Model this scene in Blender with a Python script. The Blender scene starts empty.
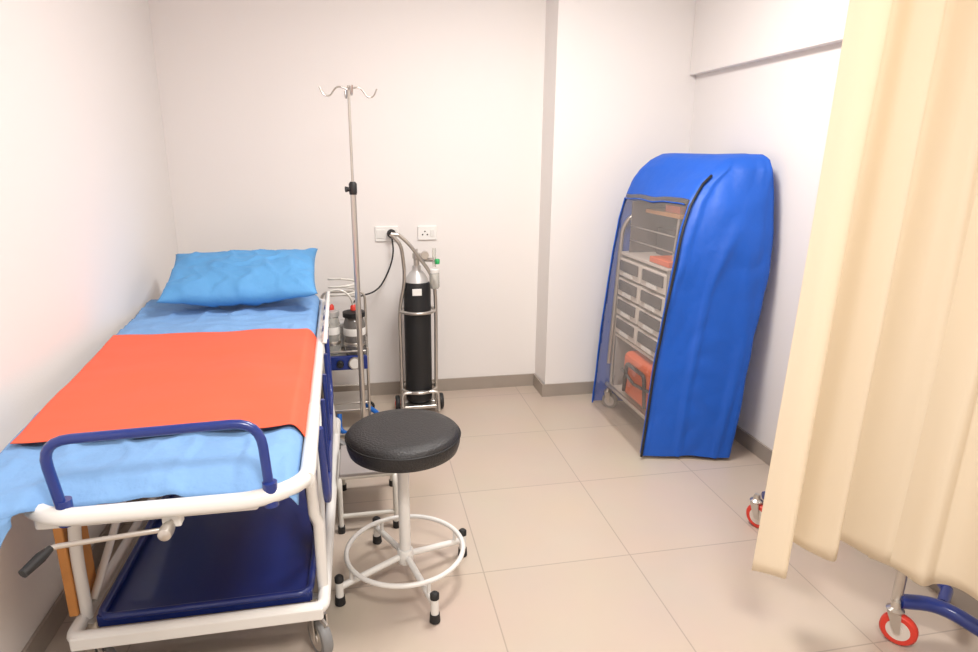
import bpy, bmesh, math, random
from mathutils import Vector, Matrix, noise
random.seed(4)
scene=bpy.context.scene
# ------------------------------------------------------------------ materials
def mat(name,col,rough=0.5,metal=0.0,bump=0,bscale=50,var=0.0,vscale=5,trans=0,coat=0,spec=0.5,emit=0):
    m=bpy.data.materials.new(name); m.use_nodes=True
    nt=m.node_tree; b=nt.nodes['Principled BSDF']
    c=(*col,1)
    b.inputs['Base Color'].default_value=c
    b.inputs['Roughness'].default_value=rough
    b.inputs['Metallic'].default_value=metal
    b.inputs['Specular IOR Level'].default_value=spec
    b.inputs['Coat Weight'].default_value=coat
    tc=nt.nodes.new('ShaderNodeTexCoord')
    if var>0:
        n=nt.nodes.new('ShaderNodeTexNoise'); n.inputs['Scale'].default_value=vscale; n.inputs['Detail'].default_value=4
        nt.links.new(tc.outputs['Object'],n.inputs['Vector'])
        mx=nt.nodes.new('ShaderNodeMix'); mx.data_type='RGBA'
        mx.inputs[6].default_value=tuple(max(0,x*(1-var)) for x in col)+(1,)
        mx.inputs[7].default_value=tuple(min(1,x*(1+var)) for x in col)+(1,)
        nt.links.new(n.outputs['Fac'],mx.inputs[0]); nt.links.new(mx.outputs[2],b.inputs['Base Color'])
    if bump>0:
        n2=nt.nodes.new('ShaderNodeTexNoise'); n2.inputs['Scale'].default_value=bscale; n2.inputs['Detail'].default_value=3
        nt.links.new(tc.outputs['Object'],n2.inputs['Vector'])
        bp=nt.nodes.new('ShaderNodeBump'); bp.inputs['Strength'].default_value=bump; bp.inputs['Distance'].default_value=0.01
        nt.links.new(n2.outputs['Fac'],bp.inputs['Height']); nt.links.new(bp.outputs['Normal'],b.inputs['Normal'])
    if trans>0: b.inputs['Transmission Weight'].default_value=trans
    if emit>0:
        b.inputs['Emission Color'].default_value=c; b.inputs['Emission Strength'].default_value=emit
    return m
M={}
M['wall']=mat('wall_paint',(0.85,0.815,0.79),0.75,bump=0.04,bscale=120,spec=.12)
M['ceil']=mat('ceiling_paint',(0.87,0.87,0.86),0.7)
M['base']=mat('skirting_tile',(0.36,0.31,0.265),0.4,var=0.08,vscale=12)
M['white']=mat('white_enamel',(0.80,0.79,0.76),0.3,coat=0.3)
M['cream']=mat('cream_enamel',(0.74,0.72,0.66),0.3,coat=0.3)
M['steel']=mat('stainless_steel',(0.60,0.57,0.53),0.28,metal=0.9)
M['navy']=mat('navy_paint',(0.008,0.028,0.20),0.3,coat=0.4)
M['navytray']=mat('navy_tray',(0.006,0.02,0.15),0.35,coat=0.3)
M['black']=mat('black_rubber',(0.012,0.012,0.013),0.55)
M['leather']=mat('black_vinyl',(0.016,0.015,0.016),0.42,bump=0.3,bscale=160)
M['bluecloth']=mat('blue_drape_fabric',(0.19,0.37,0.66),0.8,bump=0.5,bscale=25,var=0.10,vscale=7)
M['pillow']=mat('blue_pillowcase',(0.10,0.33,0.65),0.7,bump=0.5,bscale=18,var=0.1,vscale=6)
M['red']=mat('red_rubber_sheet',(0.80,0.115,0.05),0.6,bump=0.1,bscale=12,var=0.04,vscale=4)
M['cover']=mat('blue_nylon_cover',(0.003,0.095,0.53),0.5,bump=0.45,bscale=12,var=0.12,vscale=5)
M['redwheel']=mat('red_wheel',(0.70,0.05,0.03),0.4)
M['grey']=mat('grey_plastic',(0.22,0.22,0.22),0.45)
M['lgrey']=mat('light_grey_panel',(0.36,0.33,0.32),0.5)
M['mgrey']=mat('smoked_panel',(0.14,0.12,0.12),0.3)
M['orange']=mat('orange_plastic',(0.85,0.14,0.03),0.5)
M['wood']=mat('plywood',(0.60,0.26,0.07),0.5,var=0.25,vscale=14)
M['green']=mat('green_plastic',(0.03,0.4,0.12),0.4)
M['plug']=mat('switch_plate',(0.86,0.85,0.82),0.3)
M['alu']=mat('silver_paint',(0.55,0.54,0.53),0.4,metal=0.4)
M['bin']=mat('bin_plastic',(0.72,0.66,0.60),0.45)
M['dark']=mat('dark_drawer_front',(0.045,0.04,0.045),0.4)
M['liquid']=mat('jar_glass',(0.85,0.85,0.80),0.08,trans=0.7)
M['jar']=mat('smoked_jar',(0.16,0.15,0.14),0.10,coat=.8)
M['mattress']=mat('mattress_vinyl',(0.55,0.25,0.12),0.5)
M['blueplastic']=mat('blue_plastic',(0.01,0.13,0.5),0.35)
def curtain_mat():
    m=bpy.data.materials.new('cream_curtain_fabric'); m.use_nodes=True; nt=m.node_tree
    b=nt.nodes['Principled BSDF']; b.inputs['Roughness'].default_value=0.85
    b.inputs['Base Color'].default_value=(0.95,0.85,0.68,1)
    tr=nt.nodes.new('ShaderNodeBsdfTranslucent'); tr.inputs['Color'].default_value=(0.96,0.85,0.66,1)
    mx=nt.nodes.new('ShaderNodeMixShader'); mx.inputs[0].default_value=0.28
    tc=nt.nodes.new('ShaderNodeTexCoord'); n=nt.nodes.new('ShaderNodeTexNoise'); n.inputs['Scale'].default_value=500
    nt.links.new(tc.outputs['Object'],n.inputs['Vector'])
    bp=nt.nodes.new('ShaderNodeBump'); bp.inputs['Strength'].default_value=0.08; bp.inputs['Distance'].default_value=0.005
    nt.links.new(n.outputs['Fac'],bp.inputs['Height']); nt.links.new(bp.outputs['Normal'],b.inputs['Normal'])
    nt.links.new(b.outputs[0],mx.inputs[1]); nt.links.new(tr.outputs[0],mx.inputs[2])
    nt.links.new(mx.outputs[0],nt.nodes['Material Output'].inputs['Surface'])
    return m
M['curtain']=curtain_mat()
def clear_mat():
    m=bpy.data.materials.new('clear_vinyl_window'); m.use_nodes=True; nt=m.node_tree
    t=nt.nodes.new('ShaderNodeBsdfTransparent'); t.inputs['Color'].default_value=(0.90,0.88,0.87,1)
    g=nt.nodes.new('ShaderNodeBsdfGlossy'); g.inputs['Roughness'].default_value=0.06
    d=nt.nodes.new('ShaderNodeBsdfDiffuse'); d.inputs['Color'].default_value=(0.7,0.64,0.6,1)
    tc=nt.nodes.new('ShaderNodeTexCoord'); n=nt.nodes.new('ShaderNodeTexNoise'); n.inputs['Scale'].default_value=6
    nt.links.new(tc.outputs['Object'],n.inputs['Vector'])
    bp=nt.nodes.new('ShaderNodeBump'); bp.inputs['Strength'].default_value=0.8; bp.inputs['Distance'].default_value=0.03
    nt.links.new(n.outputs['Fac'],bp.inputs['Height']); nt.links.new(bp.outputs['Normal'],g.inputs['Normal'])
    m1=nt.nodes.new('ShaderNodeMixShader'); m1.inputs[0].default_value=0.25
    mx=nt.nodes.new('ShaderNodeMixShader'); mx.inputs[0].default_value=0.24
    nt.links.new(g.outputs[0],m1.inputs[1]); nt.links.new(d.outputs[0],m1.inputs[2])
    nt.links.new(t.outputs[0],mx.inputs[1]); nt.links.new(m1.outputs[0],mx.inputs[2])
    nt.links.new(mx.outputs[0],nt.nodes['Material Output'].inputs['Surface'])
    return m
M['clear']=clear_mat()
def floor_mat():
    m=bpy.data.materials.new('floor_tiles'); m.use_nodes=True; nt=m.node_tree; b=nt.nodes['Principled BSDF']
    tc=nt.nodes.new('ShaderNodeTexCoord'); mp=nt.nodes.new('ShaderNodeMapping')
    mp.inputs['Location'].default_value=(-0.41,-0.25,0)
    nt.links.new(tc.outputs['Object'],mp.inputs['Vector'])
    br=nt.nodes.new('ShaderNodeTexBrick'); br.offset=0; br.inputs['Scale'].default_value=1
    br.inputs['Brick Width'].default_value=0.6; br.inputs['Row Height'].default_value=0.6
    br.inputs['Mortar Size'].default_value=0.0026; br.inputs['Mortar Smooth'].default_value=0.1
    br.inputs['Color1'].default_value=(0.57,0.475,0.39,1); br.inputs['Color2'].default_value=(0.555,0.46,0.378,1)
    br.inputs['Mortar'].default_value=(0.41,0.34,0.28,1)
    nt.links.new(mp.outputs[0],br.inputs['Vector'])
    n=nt.nodes.new('ShaderNodeTexNoise'); n.inputs['Scale'].default_value=3; n.inputs['Detail'].default_value=8
    nt.links.new(tc.outputs['Object'],n.inputs['Vector'])
    mx=nt.nodes.new('ShaderNodeMix'); mx.data_type='RGBA'; mx.blend_type='MULTIPLY'; mx.inputs[0].default_value=0.12
    nt.links.new(br.outputs['Color'],mx.inputs[6]); nt.links.new(n.outputs['Color'],mx.inputs[7])
    nt.links.new(mx.outputs[2],b.inputs['Base Color'])
    b.inputs['Roughness'].default_value=0.36
    return m
M['floor']=floor_mat()
# ------------------------------------------------------------------ helpers
class G:
    def __init__(s,name,loc):
        s.e=bpy.data.objects.new(name,None); s.e.location=loc; s.e.empty_display_size=0.1
        bpy.context.collection.objects.link(s.e); s.inv=Matrix.Translation(-Vector(loc))
    def add(s,o):
        o.parent=s.e; o.matrix_parent_inverse=s.inv.copy(); return o
def mk(name,verts,faces,m,g=None,smooth=True,bevel=0,solid=0,auto=True,subs=0,mats=None,fm=None):
    me=bpy.data.meshes.new(name); me.from_pydata([tuple(v) for v in verts],[],faces)
    for mm in (mats or [m]): me.materials.append(mm)
    if fm:
        for p,i in zip(me.polygons,fm): p.material_index=i
    bm=bmesh.new(); bm.from_mesh(me); bmesh.ops.recalc_face_normals(bm,faces=bm.faces[:]) ; bm.to_mesh(me); bm.free()
    if smooth:
        for p in me.polygons: p.use_smooth=True
    o=bpy.data.objects.new(name,me); bpy.context.collection.objects.link(o)
    if solid: 
        md=o.modifiers.new('s','SOLIDIFY'); md.thickness=solid
    if bevel:
        md=o.modifiers.new('b','BEVEL'); md.width=bevel; md.segments=3; md.limit_method='ANGLE'; md.angle_limit=math.radians(40)
    if smooth and auto:
        try: me.set_sharp_from_angle(angle=math.radians(45))
        except Exception: pass
    if g: g.add(o)
    return o
def box(name,lo,hi,m,g=None,bevel=0.004,rot=0):
    (a,b,c),(d,e,f)=lo,hi
    v=[Vector(p) for p in [(a,b,c),(d,b,c),(d,e,c),(a,e,c),(a,b,f),(d,b,f),(d,e,f),(a,e,f)]]
    if rot:
        cc=Vector(((a+d)/2,(b+e)/2,0)); R=Matrix.Rotation(rot,3,'Z'); v=[R@(p-cc)+cc for p in v]
    return mk(name,v,[(0,3,2,1),(4,5,6,7),(0,1,5,4),(1,2,6,5),(2,3,7,6),(3,0,4,7)],m,g,smooth=False,bevel=bevel)
def fillet(pts,r,n=6,closed=False):
    pts=[Vector(p) for p in pts]; out=[]; N=len(pts)
    for i,p in enumerate(pts):
        if not closed and (i==0 or i==N-1): out.append(p); continue
        a=pts[(i-1)%N]; b=pts[(i+1)%N]; da=(a-p); db=(b-p)
        rr=min(r,da.length*.49,db.length*.49)
        if rr<1e-4: out.append(p); continue
        A=p+da.normalized()*rr; Bq=p+db.normalized()*rr
        for k in range(n+1):
            t=k/n; out.append(A*(1-t)**2+p*2*t*(1-t)+Bq*t*t)
    return out
def tube(name,pts,r,m,g=None,fil=0.0,closed=False,seg=12,radii=None,fn=6):
    P=fillet(pts,fil,fn,closed) if fil else [Vector(p) for p in pts]
    Q=[P[0]]; 
    for p in P[1:]:
        if (p-Q[-1]).length>1e-5: Q.append(p)
    P=Q; N=len(P); V=[];Fc=[]
    t0=(P[1]-P[0]).normalized(); up=Vector((0,0,1)) if abs(t0.z)<.9 else Vector((1,0,0))
    nrm=(up-t0*up.dot(t0)).normalized()
    for i in range(N):
        if closed: t=(P[(i+1)%N]-P[(i-1)%N]).normalized()
        elif i==0: t=t0
        elif i==N-1: t=(P[-1]-P[-2]).normalized()
        else: t=((P[i+1]-P[i]).normalized()+(P[i]-P[i-1]).normalized()).normalized()
        nrm=(nrm-t*nrm.dot(t)).normalized(); bn=t.cross(nrm)
        rr=radii[i] if radii else r
        for k in range(seg):
            a=2*math.pi*k/seg; V.append(P[i]+(nrm*math.cos(a)+bn*math.sin(a))*rr)
    L=N if closed else N-1
    for i in range(L):
        j=(i+1)%N
        for k in range(seg):
            k2=(k+1)%seg; Fc.append((i*seg+k,i*seg+k2,j*seg+k2,j*seg+k))
    if not closed:
        Fc.append(tuple(range(seg))[::-1]); Fc.append(tuple((N-1)*seg+k for k in range(seg)))
    return mk(name,V,Fc,m,g)
def lathe(name,c,prof,m,g=None,seg=40,axis='Z'):
    V=[];Fc=[]; n=len(prof); c=Vector(c)
    for (r,z) in prof:
        for k in range(seg):
            a=2*math.pi*k/seg; x,y=r*math.cos(a),r*math.sin(a)
            v={'Z':(x,y,z),'X':(z,x,y),'Y':(x,z,y)}[axis]; V.append(c+Vector(v))
    for i in range(n-1):
        for k in range(seg):
            k2=(k+1)%seg; Fc.append((i*seg+k,i*seg+k2,(i+1)*seg+k2,(i+1)*seg+k))
    Fc.append(tuple(range(seg))[::-1]); Fc.append(tuple((n-1)*seg+k for k in range(seg)))
    return mk(name,V,Fc,m,g)
def wheel(name,c,r,w,g,mtyre,mhub,ang=0):
    c=Vector(c); R=Matrix.Rotation(ang,3,'Z')
    def L(nm,prof,mm):
        o=lathe(nm,(0,0,0),prof,mm,None,seg=28,axis='X')
        for v in o.data.vertices: v.co=R@v.co+c
        g.add(o)
    h=w/2
    L(name+'_tyre',[(r*.6,-h),(r*.9,-h),(r,-h*.6),(r,h*.6),(r*.9,h),(r*.6,h)],mtyre)
    L(name+'_hub',[(r*.15,-h*1.2),(r*.25,-h*1.2),(r*.27,-h*1.02),(r*.64,-h*1.03),(r*.64,h*1.03),(r*.27,h*1.02),(r*.25,h*1.2),(r*.15,h*1.2)],mhub)
def caster(name,x,y,r,g,ztop,mt=None,mh=None,ang=0.3):
    mt=mt or M['grey']; mh=mh or M['steel']
    off=Vector((math.sin(ang),-math.cos(ang),0))*r*.35
    wheel(name+'_wheel',(x+off.x,y+off.y,r),r,r*.5,g,mt,mh,ang)
    R=Matrix.Rotation(ang,3,'Z'); h=r*.36
    for sgn in (-1,1):
        pts=[Vector((sgn*h,-r*.5,r*.85)),Vector((sgn*h,-r*.2,r*.85)),Vector((sgn*h,r*.35,r*2.1)),Vector((sgn*h,-r*.40,r*2.1))]
        V=[];
        for dx in (-.0025,.0025):
            for p in pts: V.append(R@(p+Vector((dx,0,0)))+Vector((x,y,0)))
        mk(name+'_fork',V,[(0,1,2,3),(7,6,5,4),(0,4,5,1),(1,5,6,2),(2,6,7,3),(3,7,4,0)],M['steel'],g,smooth=False)
    lathe(name+'_swivel',(x,y,0),[(r*.45,r*2.05),(r*.5,r*2.2),(r*.28,r*2.35),(r*.22,ztop)],M['steel'],g,seg=20)
# ------------------------------------------------------------------ room
XL,XR,YF,YB,YC,XC,HC=-1.06,2.05,-1.6,4.0,3.78,1.15,2.75
box('floor',(XL-.1,YF-.1,-.1),(XR+.1,YB+.1,0),M['floor'],bevel=0)
box('ceiling',(XL-.1,YF-.1,HC),(XR+.1,YB+.1,HC+.1),M['ceil'],bevel=0)
box('wall_left',(XL-.1,YF-.1,0),(XL,YB+.1,HC),M['wall'],bevel=0)
box('wall_right',(XR,YF-.1,0),(XR+.1,YB+.1,HC),M['wall'],bevel=0)
box('wall_front',(XL,YF-.1,0),(XR,YF,HC),M['wall'],bevel=0)
pl=[(XL,YB),(XC,YB),(XC+.01,YC),(XR,YC),(XR,YB+.1),(XL,YB+.1)]
V=[(x,y,0) for x,y in pl]+[(x,y,HC) for x,y in pl]
mk('wall_back',V,[tuple(range(6)),tuple(range(6,12))]+[(i,(i+1)%6,(i+1)%6+6,i+6) for i in range(6)],M['wall'],smooth=False)
box('trim_beam',(XR-.045,YF,2.03),(XR,YC,HC),M['wall'],bevel=0.003)
t=.012; hb=.085
pl=[(XL,YB-t),(XC-t,YB-t),(XC-t,YC-t),(XR,YC-t),(XR,YC),(XC,YC),(XC,YB),(XL,YB)]
V=[(x,y,0) for x,y in pl]+[(x,y,hb) for x,y in pl]
mk('baseboard_back',V,[(0,1,6,7),(1,2,5,6),(2,3,4,5),(8,9,14,15),(9,10,13,14),(10,11,12,13)]+[(i,(i+1)%8,(i+1)%8+8,i+8) for i in range(8)],M['base'],smooth=False)
box('baseboard_right',(XR-t,YF,0),(XR,YC-t,hb),M['base'],bevel=.001)
box('baseboard_left',(XL,YF,0),(XL+t,YB-t,hb),M['base'],bevel=.001)
# ------------------------------------------------------------------ stretcher
g=G('hospital_stretcher_trolley',(-.5,2.3,0)); gbed=g
zf=.785
tube('top_frame',[(-.15,1.44,zf),(-.15,3.40,zf),(-.78,3.40,zf),(-.775,1.44,zf)],.018,M['white'],g,fil=.06)
tube('foot_bar',[(-.15,1.9,zf),(-.15,1.43,zf),(-.25,1.37,zf-.005),(-.685,1.37,zf-.005),(-.765,1.44,zf),(-.775,1.9,zf)],.02,M['white'],g,fil=.07)
box('side_channel',(-.175,1.5,zf-.06),(-.145,3.3,zf-.012),M['white'],g)
box('side_channel_far',(-.79,1.5,zf-.06),(-.76,3.3,zf-.012),M['white'],g)
box('foot_crossbar',(-.73,1.39,zf-.045),(-.26,1.42,zf-.01),M['white'],g,bevel=.008)
for i,y in enumerate((1.8,2.3,2.8,3.2)): box('cross_%d'%i,(-.77,y,zf-.05),(-.16,y+.03,zf-.02),M['white'],g)
box('mattress_board',(-.75,1.47,zf-.02),(-.19,3.36,zf+.002),M['wood'],g)
box('mattress',(-.80,1.49,zf),(-.2,3.38,.813),M['mattress'],g,bevel=.012)
tube('foot_rail',[(-.66,1.38,zf-.01),(-.685,1.385,.955),(-.245,1.41,.955),(-.23,1.385,zf-.01)],.0115,M['navy'],g,fil=.06)
for x in (-.66,-.23): lathe('rail_socket',(x,1.385,0),[(.017,zf-.03),(.017,zf+.03)],M['navy'],g,seg=16)
tube('side_rail',[(-.130,1.75,.78),(-.122,1.78,.50),(-.122,2.75,.50),(-.130,2.78,.78)],.011,M['navy'],g,fil=.08)
for y in (2.0,2.25,2.5): tube('side_rail_post',[(-.128,y,.77),(-.122,y,.50)],.008,M['navy'],g)
for k in range(7): box('rail_bracket_%d'%k,(-.142,2.62+k*.1,.795),(-.117,2.66+k*.1,.82),M['navy'] if k%2 else M['white'],g,bevel=.002)
tube('head_rail',[(-.13,2.55,.80),(-.12,2.6,.87),(-.12,3.25,.87),(-.13,3.3,.80)],.009,M['white'],g,fil=.05)
tube('crank_rod',[(-.445,1.42,.745),(-.445,1.34,.745),(-.655,1.32,.742),(-.675,1.31,.742)],.006,M['steel'],g)
lathe('crank_knob',(-.445,1.335,.745),[(.008,-.025),(.014,-.02),(.0155,.0),(.014,.015),(.008,.025)],M['steel'],g,seg=20,axis='Y')
tube('crank_grip',[(-.665,1.315,.743),(-.678,1.295,.735),(-.695,1.255,.726)],.013,M['black'],g,radii=[.007,.012,.010])
box('crank_bracket',(-.465,1.37,.73),(-.425,1.40,.775),M['white'],g)
zb=.2
tube('base_frame',[(-.16,1.71,zb),(-.16,3.15,zb),(-.86,3.15,zb),(-.86,1.71,zb)],.02,M['white'],g,closed=True,fil=.03)
box('base_plate',(-.86,1.69,zb-.03),(-.16,1.73,zb+.012),M['white'],g,bevel=.006)
tx0,tx1,ty0,ty1=-.80,-.20,1.75,3.05
box('tray_floor',(tx0,ty0,zb+.0),(tx1,ty1,zb+.01),M['navytray'],g,bevel=.002)
tube('tray_lip',[(tx0,ty0,zb+.03),(tx1,ty0,zb+.03),(tx1,ty1,zb+.03),(tx0,ty1,zb+.03)],.011,M['navytray'],g,closed=True,fil=.04)
for a,b_ in (((tx0-.005,ty0,zb),(tx0+.005,ty1,zb+.035)),((tx1-.005,ty0,zb),(tx1+.005,ty1,zb+.035)),((tx0,ty1-.005,zb),(tx1,ty1+.005,zb+.035)),((tx0,ty0-.005,zb),(tx1,ty0+.005,zb+.035))):
    box('tray_wall',a,b_,M['navytray'],g,bevel=.002)
for x in (-.165,-.85):
    xt=x if x>-.5 else -.775
    tube('leg_front',[(x,1.80,zb),(x,1.80,.45),(xt,1.72,zf-.03)],.017,M['white'],g,fil=.1)
    tube('leg_rear',[(x,2.95,zb),(xt,2.95,zf-.03)],.017,M['white'],g)
    tube('brace',[(x,1.85,zb+.02),(xt,2.5,zf-.05)],.012,M['white'],g)
tube('lift_bar',[(-.165,2.45,.70),(-.78,2.45,.70)],.014,M['white'],g)
tube('gas_spring',[(-.185,1.93,.34),(-.185,1.78,.73)],.016,M['black'],g)
tube('gas_spring_rod',[(-.185,2.0,.22),(-.185,1.92,.36)],.007,M['steel'],g)
box('stored_board',(-.89,1.78,.22),(-.865,1.93,.76),M['wood'],g)
box('stored_board_top',(-.745,1.44,zf-.03),(-.58,1.60,zf+.006),M['wood'],g)
for i,(x,y) in enumerate(((-.19,1.77),(-.83,1.78),(-.19,3.08),(-.83,3.08))):
    caster('caster_%d'%i,x,y,.065,g,zb,ang=.5+.4*i)
    tube('brake_pedal_%d'%i,[(x,y,.135),(x+.035,y-.05,.12)],.008,M['steel'],g)
def crease(x,y,s):
    a=noise.noise(Vector((x*7+s,y*5,s))); b=noise.noise(Vector((x*4,y*9+s,s*2)))
    return (1-min(1,abs(a)*5))*.008+(1-min(1,abs(b)*6))*.006
XL0,XL1=-.875,-1.05
def sheet(name,y0,y1,m,off,nx=110,ny=150,front=False,xl0=XL0,xl1=XL1,right=.0,rag=.0):
    V=[];Fc=[]
    for j in range(ny+1):
        v=j/ny; y=y0+(y1-y0)*v
        tt=(y-1.35)/2.0
        xl=xl0+(xl1-xl0)*min(1,tt)
        for i in range(nx+1):
            u=i/nx
            x=xl+(-.17-xl)*u+right*u
            z=.824+off
            dr=max(0,(x+.205)/.035); z-=.035*dr**2
            yy=y+rag*noise.noise(Vector((x*6,y0*3,2)))
            if front:
                # toward the wall the sheet rides over the foot bar instead of ending behind it
                k=min(1,max(0,(-.70-x)/.05)); k=k*k*(3-2*k)
                df=max(0,(1.50-y)/.12); z-=.050*min(1,df)**2*(1-k)+.006*min(1,df)*k
                yy=y+.014*math.sin(x*9)*(1-v)**6-.065*k*max(0,1-(y-1.40)/.25)
            z+=noise.noise(Vector((x*5,y*4,1.3)))*.009
            if off==0: z+=crease(x,y,3.1)-.006
            else: z+=noise.noise(Vector((x*3,y*9,7)))*.003+.004
            V.append((x,yy,z))
    for j in range(ny):
        for i in range(nx):
            a=j*(nx+1)+i; Fc.append((a,a+1,a+nx+2,a+nx+1))
    return mk(name,V,Fc,m,g,solid=.002,auto=False)
bs=sheet('blue_sheet',1.40,3.39,M['bluecloth'],0,front=True)
sheet('red_rubber_sheet',1.66,2.66,M['red'],.010,right=.010,rag=.02,xl0=-.855,xl1=-1.05)
# skirt of the blue sheet hanging round the foot / wall-side corner
nx,ny=110,150
rim=[bs.data.vertices[i].co.copy() for i in range(22,-1,-1)]+[bs.data.vertices[j*(nx+1)].co.copy() for j in range(1,50)]
V=[];Fc=[];n1=16; L=len(rim)
for j in range(n1+1):
    v=j/n1
    for i,p in enumerate(rim):
        s_=i/(L-1)
        out=Vector((0,-1,0)) if i<20 else (Vector((-1,-.6,0)).normalized() if i<26 else Vector((-1,0,0)))
        ln=(.16*min(1,s_*5+.12))*(1-.45*max(0,(s_-.35)/.65))*(1+.18*math.sin(s_*16))
        q=p+out*(.010*math.sin(min(1,v*4)*math.pi/2)+.012*math.sin(s_*26)*v)+Vector((0,0,-ln*v))
        q.x=max(q.x,-1.05)
        V.append(q)
for j in range(n1):
    for i in range(L-1):
        a=j*L+i; Fc.append((a,a+1,a+L+1,a+L))
mk('sheet_skirt',V,Fc,M['bluecloth'],g,solid=.002,auto=False)
tube('far_side_rail',[(-.79,1.55,zf-.0),(-.85,1.62,zf+.005),(-.98,3.2,zf+.005),(-.80,3.3,zf)],.012,M['navy'],g,fil=.08)
for ob in gbed.e.children:
    if ob.type=='MESH':
        for v in ob.data.vertices:
            if v.co.z>.45 and v.co.x>-.6: v.co.x-=max(0,v.co.y-1.4)*.028*min(1,(v.co.x+.6)/.4)
# pillow
V=[];Fc=[];n1=60
for s_ in (1,-1):
    for j in range(n1+1):
        for i in range(n1+1):
            u=i/n1*2-1; v=j/n1*2-1
            prof=max(0,(1-abs(u)**2.6)*(1-abs(v)**2.6))
            h=.078*prof**.5
            x=u*.335*(1+.05*abs(v)**3); y=v*.22*(1+.09*abs(u)**3)
            cr=(1-min(1,abs(noise.noise(Vector((u*3+v,v*2,4*s_))))*5))*.010
            z=s_*h+(noise.noise(Vector((u*2.5,v*2,5*s_)))*.02+noise.noise(Vector((u*7,v*5,1)))*.007+cr)*prof**.3+.022*abs(u)**2.5
            V.append((x,y,z))
    b0=0 if s_==1 else (n1+1)**2
    for j in range(n1):
        for i in range(n1):
            a=b0+j*(n1+1)+i; Fc.append((a,a+1,a+n1+2,a+n1+1))
R=Matrix.Rotation(math.radians(18),3,'X')@Matrix.Rotation(math.radians(-1),3,'Y'); Rz=Matrix.Rotation(math.radians(2),3,'Z')
V=[Rz@(R@Vector(p))+Vector((-.568,3.24,.955)) for p in V]
gp=G('pillow',(-.568,3.24,.83))
o=mk('pillow_body',V,Fc,M['pillow'],gp,auto=False)
bm=bmesh.new();bm.from_mesh(o.data);bmesh.ops.remove_doubles(bm,verts=bm.verts[:],dist=.0015);bmesh.ops.recalc_face_normals(bm,faces=bm.faces[:]);bm.to_mesh(o.data);bm.free()
# ------------------------------------------------------------------ stool
sx,sy=.115,2.07
g=G('round_stool',(sx,sy,0)); zs_=.033
lathe('seat',(sx+.005,sy,zs_),[(.05,.503),(.180,.503),(.193,.510),(.199,.53),(.201,.552),(.196,.571),(.182,.581),(.14,.586),(.0005,.588)],M['leather'],g,seg=64)
tube('seat_piping',[(sx+.005+.201*math.cos(a*math.pi/24),sy+.201*math.sin(a*math.pi/24),.560+zs_) for a in range(48)],.003,M['black'],g,closed=True,seg=8)
lathe('seat_plate',(sx,sy,zs_),[(.07,.485),(.07,.507)],M['black'],g)
lathe('column',(sx,sy,0),[(.021,.07),(.021,.46),(.012,.462),(.012,.53)],M['white'],g,seg=24)
lathe('hub',(sx,sy,0),[(.028,.075),(.03,.08),(.03,.125),(.026,.13)],M['white'],g,seg=24)
LG=((-.24,-.10),(.08,-.25),(.232,.10),(-.10,.25))
for i,(dx,dy) in enumerate(LG):
    tube('arm_%d'%i,[(sx,sy,.105),(sx+dx,sy+dy,.07)],.012,M['white'],g)
    lathe('foot_post_%d'%i,(sx+dx,sy+dy,0),[(.014,.02),(.014,.10)],M['white'],g,seg=16)
    lathe('foot_tip_%d'%i,(sx+dx,sy+dy,0),[(.015,0),(.019,.004),(.017,.035)],M['black'],g,seg=16)
    lathe('foot_cap_%d'%i,(sx+dx,sy+dy,0),[(.016,.095),(.016,.112),(.01,.118)],M['black'],g,seg=16)
    l=math.hypot(dx,dy); tube('ring_stay_%d'%i,[(sx+dx/l*.215,sy+dy/l*.215,.075),(sx+dx/l*.215,sy+dy/l*.215,.13)],.007,M['white'],g)
tube('foot_ring',[(sx+.215*math.cos(a*math.pi/30),sy+.215*math.sin(a*math.pi/30),.13) for a in range(60)],.009,M['white'],g,closed=True)
# ------------------------------------------------------------------ step stool
g=G('step_stool',(-.05,2.55,0))
for x in (-.13,.10):
    tube('leg_loop',[(x,2.42,0.015),(x,2.45,.23),(x,2.75,.23),(x,2.78,.015)],.011,M['cream'],g,fil=.05)
    for y in (2.42,2.78): lathe('foot',(x,y,0),[(.015,0),(.015,.03)],M['black'],g,seg=14)
for y,z in ((2.43,.07),(2.77,.07),(2.47,.23),(2.72,.23)): tube('rail',[(-.13,y,z),(.10,y,z)],.010,M['cream'],g)
box('tread',(-.13,2.46,.235),(.10,2.74,.25),M['lgrey'],g)
# ------------------------------------------------------------------ IV pole
px,py=-.025,3.14
g=G('iv_pole_stand',(px,py,0))
lathe('lower_tube',(px,py,0),[(.014,.08),(.014,1.39)],M['steel'],g,seg=20)
lathe('collar',(px,py,0),[(.017,1.36),(.019,1.37),(.019,1.41),(.012,1.42)],M['black'],g,seg=20)
tube('collar_knob',[(px,py,1.385),(px-.035,py-.01,1.385)],.01,M['black'],g,radii=[.005,.014])
lathe('upper_rod',(px,py,0),[(.0065,1.39),(.0065,1.85)],M['steel'],g,seg=16)
for k in range(4):
    a=math.radians(8+90*k); c_,s_=math.cos(a),math.sin(a)
    tube('hook_%d'%k,[(px,py,1.83),(px+.05*c_,py+.05*s_,1.85),(px+.085*c_,py+.085*s_,1.80),(px+.115*c_,py+.115*s_,1.805),(px+.13*c_,py+.13*s_,1.84)],.0038,M['steel'],g,fil=.03,seg=8)
for k in range(5):
    a=math.radians(20+72*k); c_,s_=math.cos(a),math.sin(a)
    tube('base_leg_%d'%k,[(px,py,.12),(px+.12*c_,py+.12*s_,.10),(px+.22*c_,py+.22*s_,.075)],.01,M['steel'],g,fil=.04)
    caster('caster_%d'%k,px+.22*c_,py+.22*s_,.024,g,.075,mt=M['black'],ang=a)
lathe('base_hub',(px,py,0),[(.03,.09),(.03,.14),(.018,.16)],M['steel'],g,seg=20)
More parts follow.
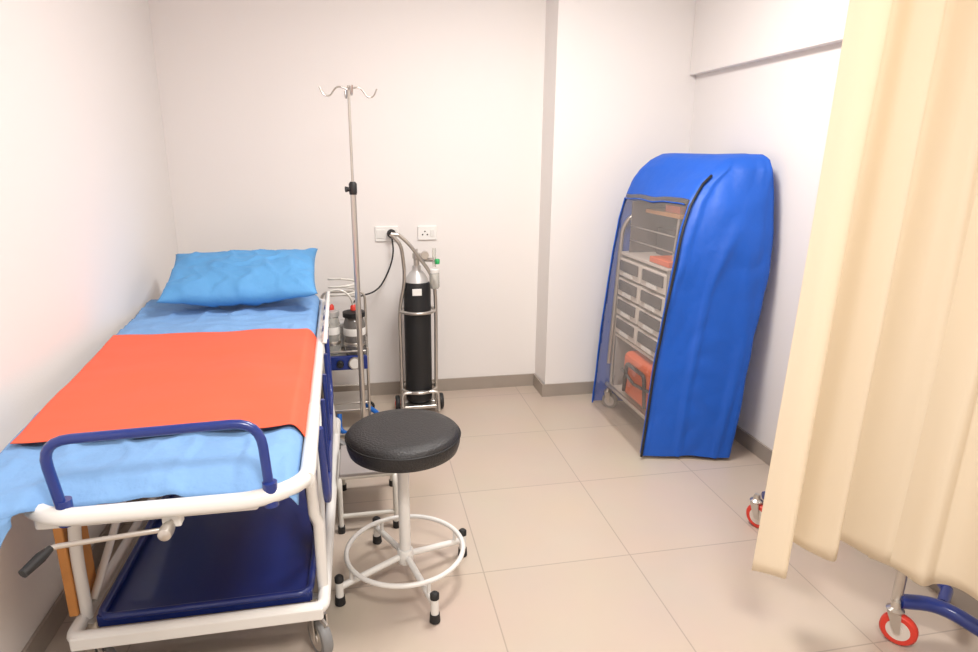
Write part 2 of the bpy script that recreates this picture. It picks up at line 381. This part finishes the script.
# ------------------------------------------------------------------ suction unit
g=G('suction_machine',(-.08,3.6,0))
x0,x1,y0,y1=-.24,.01,3.45,3.75
for x in (x0,x1):
    for y in (y0,y1):
        tube('post',[(x,y,.08),(x,y,.50)],.008,M['steel'],g); caster('caster',x,y,.028,g,.09,mt=M['black'],ang=1)
for z,m_ in ((.12,'steel'),(.43,'steel')):
    box('shelf',(x0,y0,z),(x1,y1,z+.012),M[m_],g)
    tube('shelf_rail',[(x0,y0,z+.05),(x1,y0,z+.05),(x1,y1,z+.05),(x0,y1,z+.05)],.006,M['steel'],g,closed=True)
box('front_panel',(x0+.01,y0-.010,.375),(x1-.0,y0+.012,.455),M['navy'],g,bevel=.004)
lathe('gauge',(-.06,y0-.012,.415),[(.034,-.012),(.037,-.006),(.035,0)],M['steel'],g,seg=24,axis='Y')
lathe('gauge_dial',(-.06,y0-.026,.415),[(.028,-.001),(.028,.003)],M['plug'],g,seg=24,axis='Y')
lathe('regulator_knob',(-.14,y0-.012,.415),[(.015,-.03),(.02,-.02),(.02,0)],M['black'],g,seg=20,axis='Y')
box('pump_head',(x0+.02,y0+.19,.44),(x1-.02,y1-.02,.60),M['alu'],g,bevel=.015)
for k,(xx,yy_,rr) in enumerate(((-.18,3.56,.045),(-.055,3.53,.062))):
    lathe('jar_%d'%k,(xx,yy_,0),[(rr*.85,.445),(rr,.465),(rr,.62),(rr*.8,.66),(rr*.66,.67)],M['jar'] if k else M['liquid'],g,seg=28)
    lathe('jar_band_%d'%k,(xx,yy_,0),[(rr*1.03,.50),(rr*1.05,.502),(rr*1.05,.518),(rr*1.03,.52)],M['steel'],g,seg=28)
    lathe('jar_scale_%d'%k,(xx,yy_,0),[(rr*1.005,.56),(rr*1.012,.562),(rr*1.012,.60),(rr*1.005,.602)],M['plug'],g,seg=28)
    lathe('jar_lid_%d'%k,(xx,yy_,0),[(rr*.9,.66),(rr,.663),(rr,.69),(rr*.4,.70)],M['black'] if k else M['alu'],g,seg=28)
    lathe('jar_cap_%d'%k,(xx,yy_,0),[(.018,.695),(.018,.72),(.01,.73)],M['redwheel'],g,seg=16)
tube('handle_bar',[(x0,y1,.48),(x0,y1,.76),(x1,y1,.76),(x1,y1,.48)],.008,M['steel'],g,fil=.05)
tube('hose',[(-.18,3.56,.72),(-.21,3.52,.80),(-.13,3.50,.83),(-.07,3.5,.79),(-.055,3.53,.72)],.006,M['cream'],g,fil=.05)
tube('hose_coil',[(-.11+.08*math.cos(a*.4),3.64+.05*math.sin(a*.4),.74+.003*a) for a in range(44)],.006,M['cream'],g)
tube('blue_hose',[(-.02,3.5,.14),(.08,3.42,.09),(.06,3.30,.03),(-.16,3.36,.03),(-.16,3.42,.12)],.014,M['blueplastic'],g,fil=.06)
# ------------------------------------------------------------------ oxygen cylinder trolley
ox,oy=.32,3.72
g=G('oxygen_cylinder_trolley',(ox,oy,0))
lathe('cylinder_body',(ox,oy,0),[(.07,.06),(.08,.07),(.082,.09),(.082,.76),(.079,.79),(.072,.815)],M['black'],g,seg=36)
lathe('cylinder_shoulder',(ox,oy,0),[(.0725,.812),(.062,.84),(.042,.87),(.026,.885),(.025,.91)],M['alu'],g,seg=36)
box('label',(ox-.035,oy-.087,.745),(ox+.02,oy-.079,.785),M['plug'],g,bevel=.002)
lathe('valve',(ox,oy,0),[(.018,.90),(.018,.95),(.024,.955),(.024,.985),(.008,.99),(.008,1.01)],M['steel'],g,seg=18)
tube('regulator',[(ox,oy,.95),(ox+.05,oy-.03,.95),(ox+.10,oy-.05,.95)],.013,M['steel'],g)
lathe('gauge',(ox+.045,oy-.05,.98),[(.022,-.02),(.025,0),(.022,.01)],M['steel'],g,seg=24,axis='Y')
lathe('flowmeter',(ox+.10,oy-.05,0),[(.01,.91),(.012,.93),(.012,1.01),(.01,1.02)],M['liquid'],g,seg=18)
lathe('humidifier',(ox+.10,oy-.05,0),[(.026,.78),(.03,.79),(.03,.87),(.02,.89)],M['liquid'],g,seg=24)
lathe('humidifier_cap',(ox+.10,oy-.05,0),[(.026,.87),(.028,.875),(.028,.895),(.02,.90)],M['plug'],g,seg=24)
lathe('flow_knob',(ox+.115,oy-.075,0),[(.013,.93),(.015,.94),(.015,.955),(.01,.96)],M['green'],g,seg=16)
for z in (.12,.62,):
    tube('retaining_ring',[(ox+.105*math.cos(a*math.pi/20),oy+.105*math.sin(a*math.pi/20),z+.02) for a in range(40)],.010,M['steel'],g,closed=True)
for sx_ in (-1,1):
    tube('frame_upright',[(ox+sx_*.105,oy-.02,.05),(ox+sx_*.11,oy-.02,.66),(ox+sx_*.085+.015,oy-.04,.84),(ox-.07+sx_*.025,oy-.10,1.05),(ox-.13+sx_*.02,oy-.11,1.11)],.011,M['steel'],g,fil=.12)
tube('handle',[(ox-.11,oy-.11,1.108),(ox-.15,oy-.11,1.112)],.011,M['steel'],g)
box('foot_plate',(ox-.10,oy-.10,.035),(ox+.10,oy+.09,.055),M['steel'],g)
for sx_ in (-1,1): wheel('wheel',(ox+sx_*.135,oy-.02,.05),.05,.028,g,M['black'],M['redwheel'])
tube('axle',[(ox-.135,oy-.02,.05),(ox+.135,oy-.02,.05)],.008,M['steel'],g)
tube('front_leg',[(ox-.11,oy-.12,.02),(ox-.11,oy-.09,.14),(ox+.11,oy-.09,.14),(ox+.11,oy-.12,.02)],.010,M['steel'],g,fil=.03)
# ------------------------------------------------------------------ sockets
g=G('wall_socket_plate',(.16,YB,1.07))
box('plate',(.09,YB-.012,1.02),(.235,YB,1.115),M['plug'],g,bevel=.005)
for dx in (.125,.2): box('switch_module',(dx-.025,YB-.016,1.04),(dx+.025,YB-.012,1.095),M['white'],g,bevel=.002)
lathe('plug',(.19,YB-.016,1.07),[(.018,-.045),(.026,-.035),(.028,0)],M['black'],g,seg=20,axis='Y')
tube('cable',[(.19,YB-.055,1.06),(.20,YB-.06,.95),(.16,YB-.07,.83),(.09,YB-.09,.72),(-.05,3.85,.70),(-.09,3.77,.60),(-.1,3.76,.3)],.005,M['black'],g,fil=.12)
g=G('wall_socket_plate.001',(.42,YB,1.07))
box('plate',(.355,YB-.012,1.025),(.475,YB,1.115),M['plug'],g,bevel=.005)
for dx in (-.015,.015,.0):
    lathe('socket_hole',(.40+dx,YB-.0125,1.06+(.02 if dx==0 else 0)),[(.005,-.001),(.005,.0)],M['black'],g,seg=10,axis='Y')
box('rocker',(.435,YB-.017,1.05),(.458,YB-.012,1.09),M['white'],g,bevel=.002)
# ------------------------------------------------------------------ covered crash cart
g=G('covered_crash_cart',(1.7,3.2,0))
LV=[ (0.02,(1.42,2.83),(1.87,2.71),(1.97,3.50),(1.42,3.60)),
     (0.50,(1.445,2.82),(1.92,2.72),(1.99,3.52),(1.44,3.58)),
     (1.00,(1.51,2.83),(1.985,2.74),(2.0,3.50),(1.475,3.55)),
     (1.20,(1.545,2.85),(1.99,2.76),(2.0,3.48),(1.495,3.53)),
     (1.34,(1.60,2.88),(1.985,2.78),(2.0,3.46),(1.515,3.50)),
     (1.43,(1.68,2.91),(1.985,2.80),(1.99,3.44),(1.54,3.48)),
     (1.49,(1.76,2.92),(1.985,2.815),(1.98,3.42),(1.57,3.45)),
     (1.54,(1.81,2.96),(1.985,2.85),(1.975,3.40),(1.62,3.43)),
     (1.565,(1.85,3.0),(1.975,2.90),(1.965,3.38),(1.68,3.41))]
def lvl(z):
    if z<=LV[0][0]: return [Vector(p) for p in LV[0][1:]]
    for a,b_ in zip(LV,LV[1:]):
        if z<=b_[0]:
            t_=(z-a[0])/(b_[0]-a[0]); return [Vector(p)*(1-t_)+Vector(q)*t_ for p,q in zip(a[1:],b_[1:])]
    return [Vector(p) for p in LV[-1][1:]]
zs=[0.02+k*.025 for k in range(54)]+[1.38,1.40,1.42,1.44,1.46,1.48,1.49,1.505,1.52,1.535,1.55,1.559,1.565]
zs=sorted(set(round(z,4) for z in zs)); NS=30; ZW=1.325
V=[];Fc=[];fm=[]
def ringpts(z):
    c=lvl(z); out=[]
    P4=[c[i] for i in (3,0,1,2)]
    for s_ in range(4):
        a=P4[s_]; b_=P4[(s_+1)%4]
        for k in range(NS):
            u=k/NS; out.append((a.lerp(b_,u),s_,u))
    q=[p.copy() for p,_,_ in out]; n=len(q)
    for it in range(2):
        q=[(q[i-1]+q[i]*2+q[(i+1)%n])/4 for i in range(n)]
    return [(q[i],out[i][1],out[i][2]) for i in range(n)]
for z in zs:
    for p,s_,u in ringpts(z):
        w=Vector((p.x,p.y,z)); 
        amp=.022 if s_!=0 else .006
        cen=Vector((1.72,3.2)); d=(p-cen).normalized()
        fold=noise.noise(Vector((p.x*5+3,p.y*5,z*2.2)))*amp+abs(noise.noise(Vector((p.x*9,p.y*9+z*3,z*4))))*amp*.5
        fz=min(1,(1.58-z)/.1)
        if s_==1: fold+=.010*math.sin(u*7+z*3)*min(1,z)+(.014*(1-min(1,abs(noise.noise(Vector((u*2.5,z*1.2,9))))*6)))
        w.x+=d.x*fold*fz; w.y+=d.y*fold*fz; w.z+=noise.noise(Vector((p.x*7,p.y*7,z)))*.012*(1 if z>.1 else .6)
        w.x=min(w.x,2.035)
        V.append(w)
n=4*NS
for j in range(len(zs)-1):
    for i in range(n):
        i2=(i+1)%n; Fc.append((j*n+i,j*n+i2,(j+1)*n+i2,(j+1)*n+i))
        s_=i//NS; u=(i%NS)/NS; z=zs[j]
        fm.append(1 if (s_==0 and .03<u<.96 and z<ZW) else 0)
V.append(Vector((1.88,3.18,1.567))); top=(len(zs)-1)*n
for i in range(n): Fc.append((top+i,top+(i+1)%n,len(V)-1)); fm.append(0)
mk('zip_cover',V,Fc,None,g,mats=[M['cover'],M['clear']],fm=fm,auto=False)
zp=[]
for j,z in enumerate(zs):
    if z<=1.485 and j%2==0: 
        v=V[j*n+NS]; zp.append(v+Vector((-.006,-.012,0)))
tube('zipper',zp,.007,M['black'],g,seg=8)
jt=[j for j,z in enumerate(zs) if z<ZW+.005][-1]
sm=[V[j*n+1]+Vector((-.004,0,0)) for j in range(jt+1)]
sm+= [V[jt*n+k]+Vector((-.005,0,0)) for k in range(2,int(.96*NS)+1)]
tube('window_seam',sm,.004,M['cover'],g,seg=6)
# the cart itself
cx0,cx1,cy0,cy1=1.52,1.88,2.89,3.53
for x in (cx0,cx1):
    for y in (cy0,cy1): tube('cart_post',[(x,y,.12),(x,y,1.0)],.012,M['steel'],g)
for x,y in ((cx0,cy0+.02),(cx1,cy0+.02),(cx0-.02,cy1),(cx1,cy1-.02)): caster('cart_caster',x,y,.05,g,.13,mt=M['grey'],mh=M['alu'],ang=.8)
tube('push_handle',[(cx0-.03,cy1-.01,.30),(cx0-.0,cy1-.02,1.14),(cx0+.04,cy1-.04,1.22),(cx0+.30,cy1-.04,1.22),(cx0+.33,cy1-.02,.9)],.012,M['steel'],g,fil=.08)
for z in (.14,.48,.985): box('cart_shelf',(cx0,cy0,z),(cx1,cy1-.01,z+.018),M['bin'],g)
box('cart_back',(cx1-.01,cy0,.15),(cx1,cy1-.03,1.0),M['lgrey'],g)
box('cart_end_panel',(cx0,cy1-.03,.15),(cx1,cy1-.022,1.0),M['lgrey'],g)
box('upper_end_panel',(cx0+.03,cy1-.07,1.0),(cx1+.02,cy1-.062,1.30),M['mgrey'],g)
box('upper_back_panel',(cx1+.02,cy0+.05,1.0),(cx1+.028,cy1-.07,1.30),M['mgrey'],g)
tube('low_bumper',[(cx0-.02,cy0-.0,.16),(cx0-.03,cy1+.0,.16)],.013,M['steel'],g)
for r_ in range(4):
    for c_ in range(2):
        yb=cy0+.012+c_*.307; zb_=.51+r_*.118
        box('bin_%d_%d'%(r_,c_),(cx0-.01,yb,zb_),(cx1-.02,yb+.292,zb_+.104),M['bin'],g,bevel=.006)
        box('bin_front_%d_%d'%(r_,c_),(cx0-.018,yb+.025,zb_+.034),(cx0-.008,yb+.267,zb_+.094),M['dark'],g,bevel=.003)
        box('bin_label_%d_%d'%(r_,c_),(cx0-.022,yb+.09,zb_+.010),(cx0-.01,yb+.20,zb_+.032),M['plug'],g,bevel=.001)
box('orange_tray',(cx0+.0,cy0+.02,1.005),(cx1-.03,cy0+.24,1.035),M['orange'],g)
box('wooden_cpr_board',(cx0+.09,cy0+.12,1.24),(cx1-.02,cy1-.12,1.262),M['wood'],g)
box('orange_box',(cx0+.12,cy0+.18,1.262),(cx1-.06,cy1-.30,1.30),M['orange'],g)
for k in range(6): tube('drip_rod_%d'%k,[(cx0+.04+.045*k,cy0+.085*k+.06,1.0),(cx0+.06+.045*k,cy0+.085*k+.06,1.24)],.005,M['steel'],g)
for z in (1.08,1.16): tube('basket_wire',[(cx0+.03,cy0+.04,z),(cx0+.03,cy1-.07,z)],.004,M['steel'],g)
box('monitor',(cx0+.16,cy0+.28,1.003),(cx1,cy0+.50,1.16),M['dark'],g,bevel=.01)
box('orange_bag',(cx0-.035,cy0+.03,.19),(cx1-.05,cy0+.42,.455),M['orange'],g,bevel=.04)
tube('bag_strap',[(cx0-.040,cy0+.08,.22),(cx0-.046,cy0+.10,.40),(cx0-.046,cy0+.33,.40),(cx0-.040,cy0+.36,.22)],.011,M['dark'],g,fil=.03)
tube('bag_strap_cross',[(cx0-.042,cy0+.05,.33),(cx0-.046,cy0+.22,.31),(cx0-.042,cy0+.40,.34)],.009,M['dark'],g)
# ------------------------------------------------------------------ curtain
def catmull(P,n=14):
    P=[Vector(p) for p in P]; P=[P[0]*2-P[1]]+P+[P[-1]*2-P[-2]]; out=[]
    for i in range(1,len(P)-2):
        for k in range(n):
            t_=k/n; a,b_,c_,d=P[i-1],P[i],P[i+1],P[i+2]
            out.append(.5*((2*b_)+(c_-a)*t_+(2*a-5*b_+4*c_-d)*t_*t_+(3*b_-a-3*c_+d)*t_**3))
    out.append(P[-2]); return out
g=G('privacy_curtain',(1.55,1.45,0))
def curtain(name,path,z0,z1):
    C_=catmull([(x,y,0) for x,y in path]); nz=50; V=[];Fc=[]
    for j in range(nz+1):
        t_=j/nz; z=z0+(z1-z0)*t_
        for i,p in enumerate(C_):
            s_=i/(len(C_)-1)
            base=C_[0].lerp(C_[-1],s_)
            q=base.lerp(p,.6+.4*(1-t_))
            q.x=p.x+.075*t_*(1-s_)
            q+=Vector((noise.noise(Vector((s_*9,z*.7,1))),noise.noise(Vector((s_*9,z*.7,5))),0))*.018
            V.append((q.x,q.y,z+(.01*math.sin(s_*20) if j==0 else 0)))
    m_=len(C_)
    for j in range(nz):
        for i in range(m_-1):
            a=j*m_+i; Fc.append((a,a+1,a+m_+1,a+m_))
    mk(name,V,Fc,M['curtain'],g,solid=.002,auto=False)
curtain('curtain_panel',[(1.155,1.50),(1.195,1.46),(1.24,1.45),(1.28,1.53),(1.31,1.62),(1.36,1.62),(1.40,1.54),(1.45,1.50),(1.48,1.55),(1.51,1.60),(1.55,1.58),(1.585,1.50),(1.62,1.46),(1.66,1.46)],.305,2.5)
curtain('curtain_panel_second',[(1.60,1.52),(1.63,1.44),(1.66,1.37),(1.71,1.38),(1.74,1.32),(1.76,1.22),(1.81,1.21),(1.85,1.17),(1.89,1.06),(1.94,1.05),(1.98,.99),(1.99,.92)],.28,2.5)
tube('track',[(1.18,1.55,2.52),(1.6,1.5,2.52),(1.98,.9,2.52)],.014,M['white'],g,fil=.2)
for (x,y) in ((1.22,1.545),(1.6,1.48),(1.95,.95)): tube('track_hanger',[(x,y,2.52),(x,y,HC)],.006,M['white'],g)
# ------------------------------------------------------------------ wheeled stand behind the curtain
g=G('wheeled_bedside_stand',(1.8,1.8,0))
tube('base_arm',[(1.69,1.46,.145),(1.82,1.43,.135),(1.93,1.15,.10)],.024,M['navy'],g,fil=.08)
tube('base_bar',[(1.90,1.48,.14),(1.985,1.66,.14),(1.985,2.10,.14),(1.66,2.15,.14)],.018,M['navy'],g,fil=.05)
tube('base_link',[(1.83,1.43,.135),(1.90,1.48,.14)],.018,M['navy'],g)
for i,(x,y) in enumerate(((1.63,2.15),(1.675,1.455),(1.96,2.05),(1.93,1.18))):
    caster('caster_%d'%i,x,y,.055,g,.15,mt=M['redwheel'],mh=M['bin'],ang=(.45,.62,.5,1.0)[i])
lathe('post_front',(1.69,1.47,0),[(.016,.13),(.016,1.0)],M['steel'],g,seg=18)
lathe('post_rear',(1.80,2.12,0),[(.014,.13),(.014,1.0)],M['steel'],g,seg=18)
tube('top_bar',[(1.69,1.47,1.0),(1.80,2.12,1.0)],.013,M['steel'],g)
# ------------------------------------------------------------------ lights (recessed ceiling panels)
em=mat('panel_diffuser',(1,1,1),.5,emit=1.5)
def panel(x,y,sz,power,col=(1,.97,.94)):
    g=G('ceiling_panel_light',(x,y,HC))
    box('frame',(x-sz/2-.02,y-sz/2-.02,HC-.015),(x+sz/2+.02,y+sz/2+.02,HC),M['white'],g,bevel=.002)
    box('diffuser',(x-sz/2,y-sz/2,HC-.018),(x+sz/2,y+sz/2,HC-.0145),em,g,bevel=0)
    l=bpy.data.lights.new('panel_lamp','AREA'); l.shape='SQUARE'; l.size=sz; l.energy=power; l.color=col
    o=bpy.data.objects.new('panel_lamp',l); bpy.context.collection.objects.link(o); o.location=(x,y,HC-.03); g.add(o)
panel(.75,2.3,.6,50,(1,.965,.93)); panel(.4,.0,.6,54,(1,.96,.92)); 
w=bpy.data.worlds.new('w'); scene.world=w; w.use_nodes=True; w.node_tree.nodes['Background'].inputs[0].default_value=(1,1,1,1); w.node_tree.nodes['Background'].inputs[1].default_value=.5
# ------------------------------------------------------------------ camera
def cam_basis(yaw,pitch,roll):
    y,p,r=map(math.radians,(yaw,pitch,roll))
    f=Vector((math.sin(y)*math.cos(p),math.cos(y)*math.cos(p),-math.sin(p)))
    rt=Vector((math.cos(y),-math.sin(y),0)); up=rt.cross(f)
    return rt*math.cos(r)+up*math.sin(r), -rt*math.sin(r)+up*math.cos(r), f
r_,u_,f_=cam_basis(11.6,15.2,.6)
c=bpy.data.cameras.new('camera'); c.sensor_width=36; c.lens=36*630/978; c.clip_start=.02
o=bpy.data.objects.new('camera',c); bpy.context.collection.objects.link(o)
m4=Matrix((r_,u_,-f_)).transposed().to_4x4(); m4.translation=Vector((0,0,1.55)); o.matrix_world=m4
scene.camera=o
scene.view_settings.view_transform='Standard'; scene.view_settings.look='None'; scene.view_settings.exposure=0
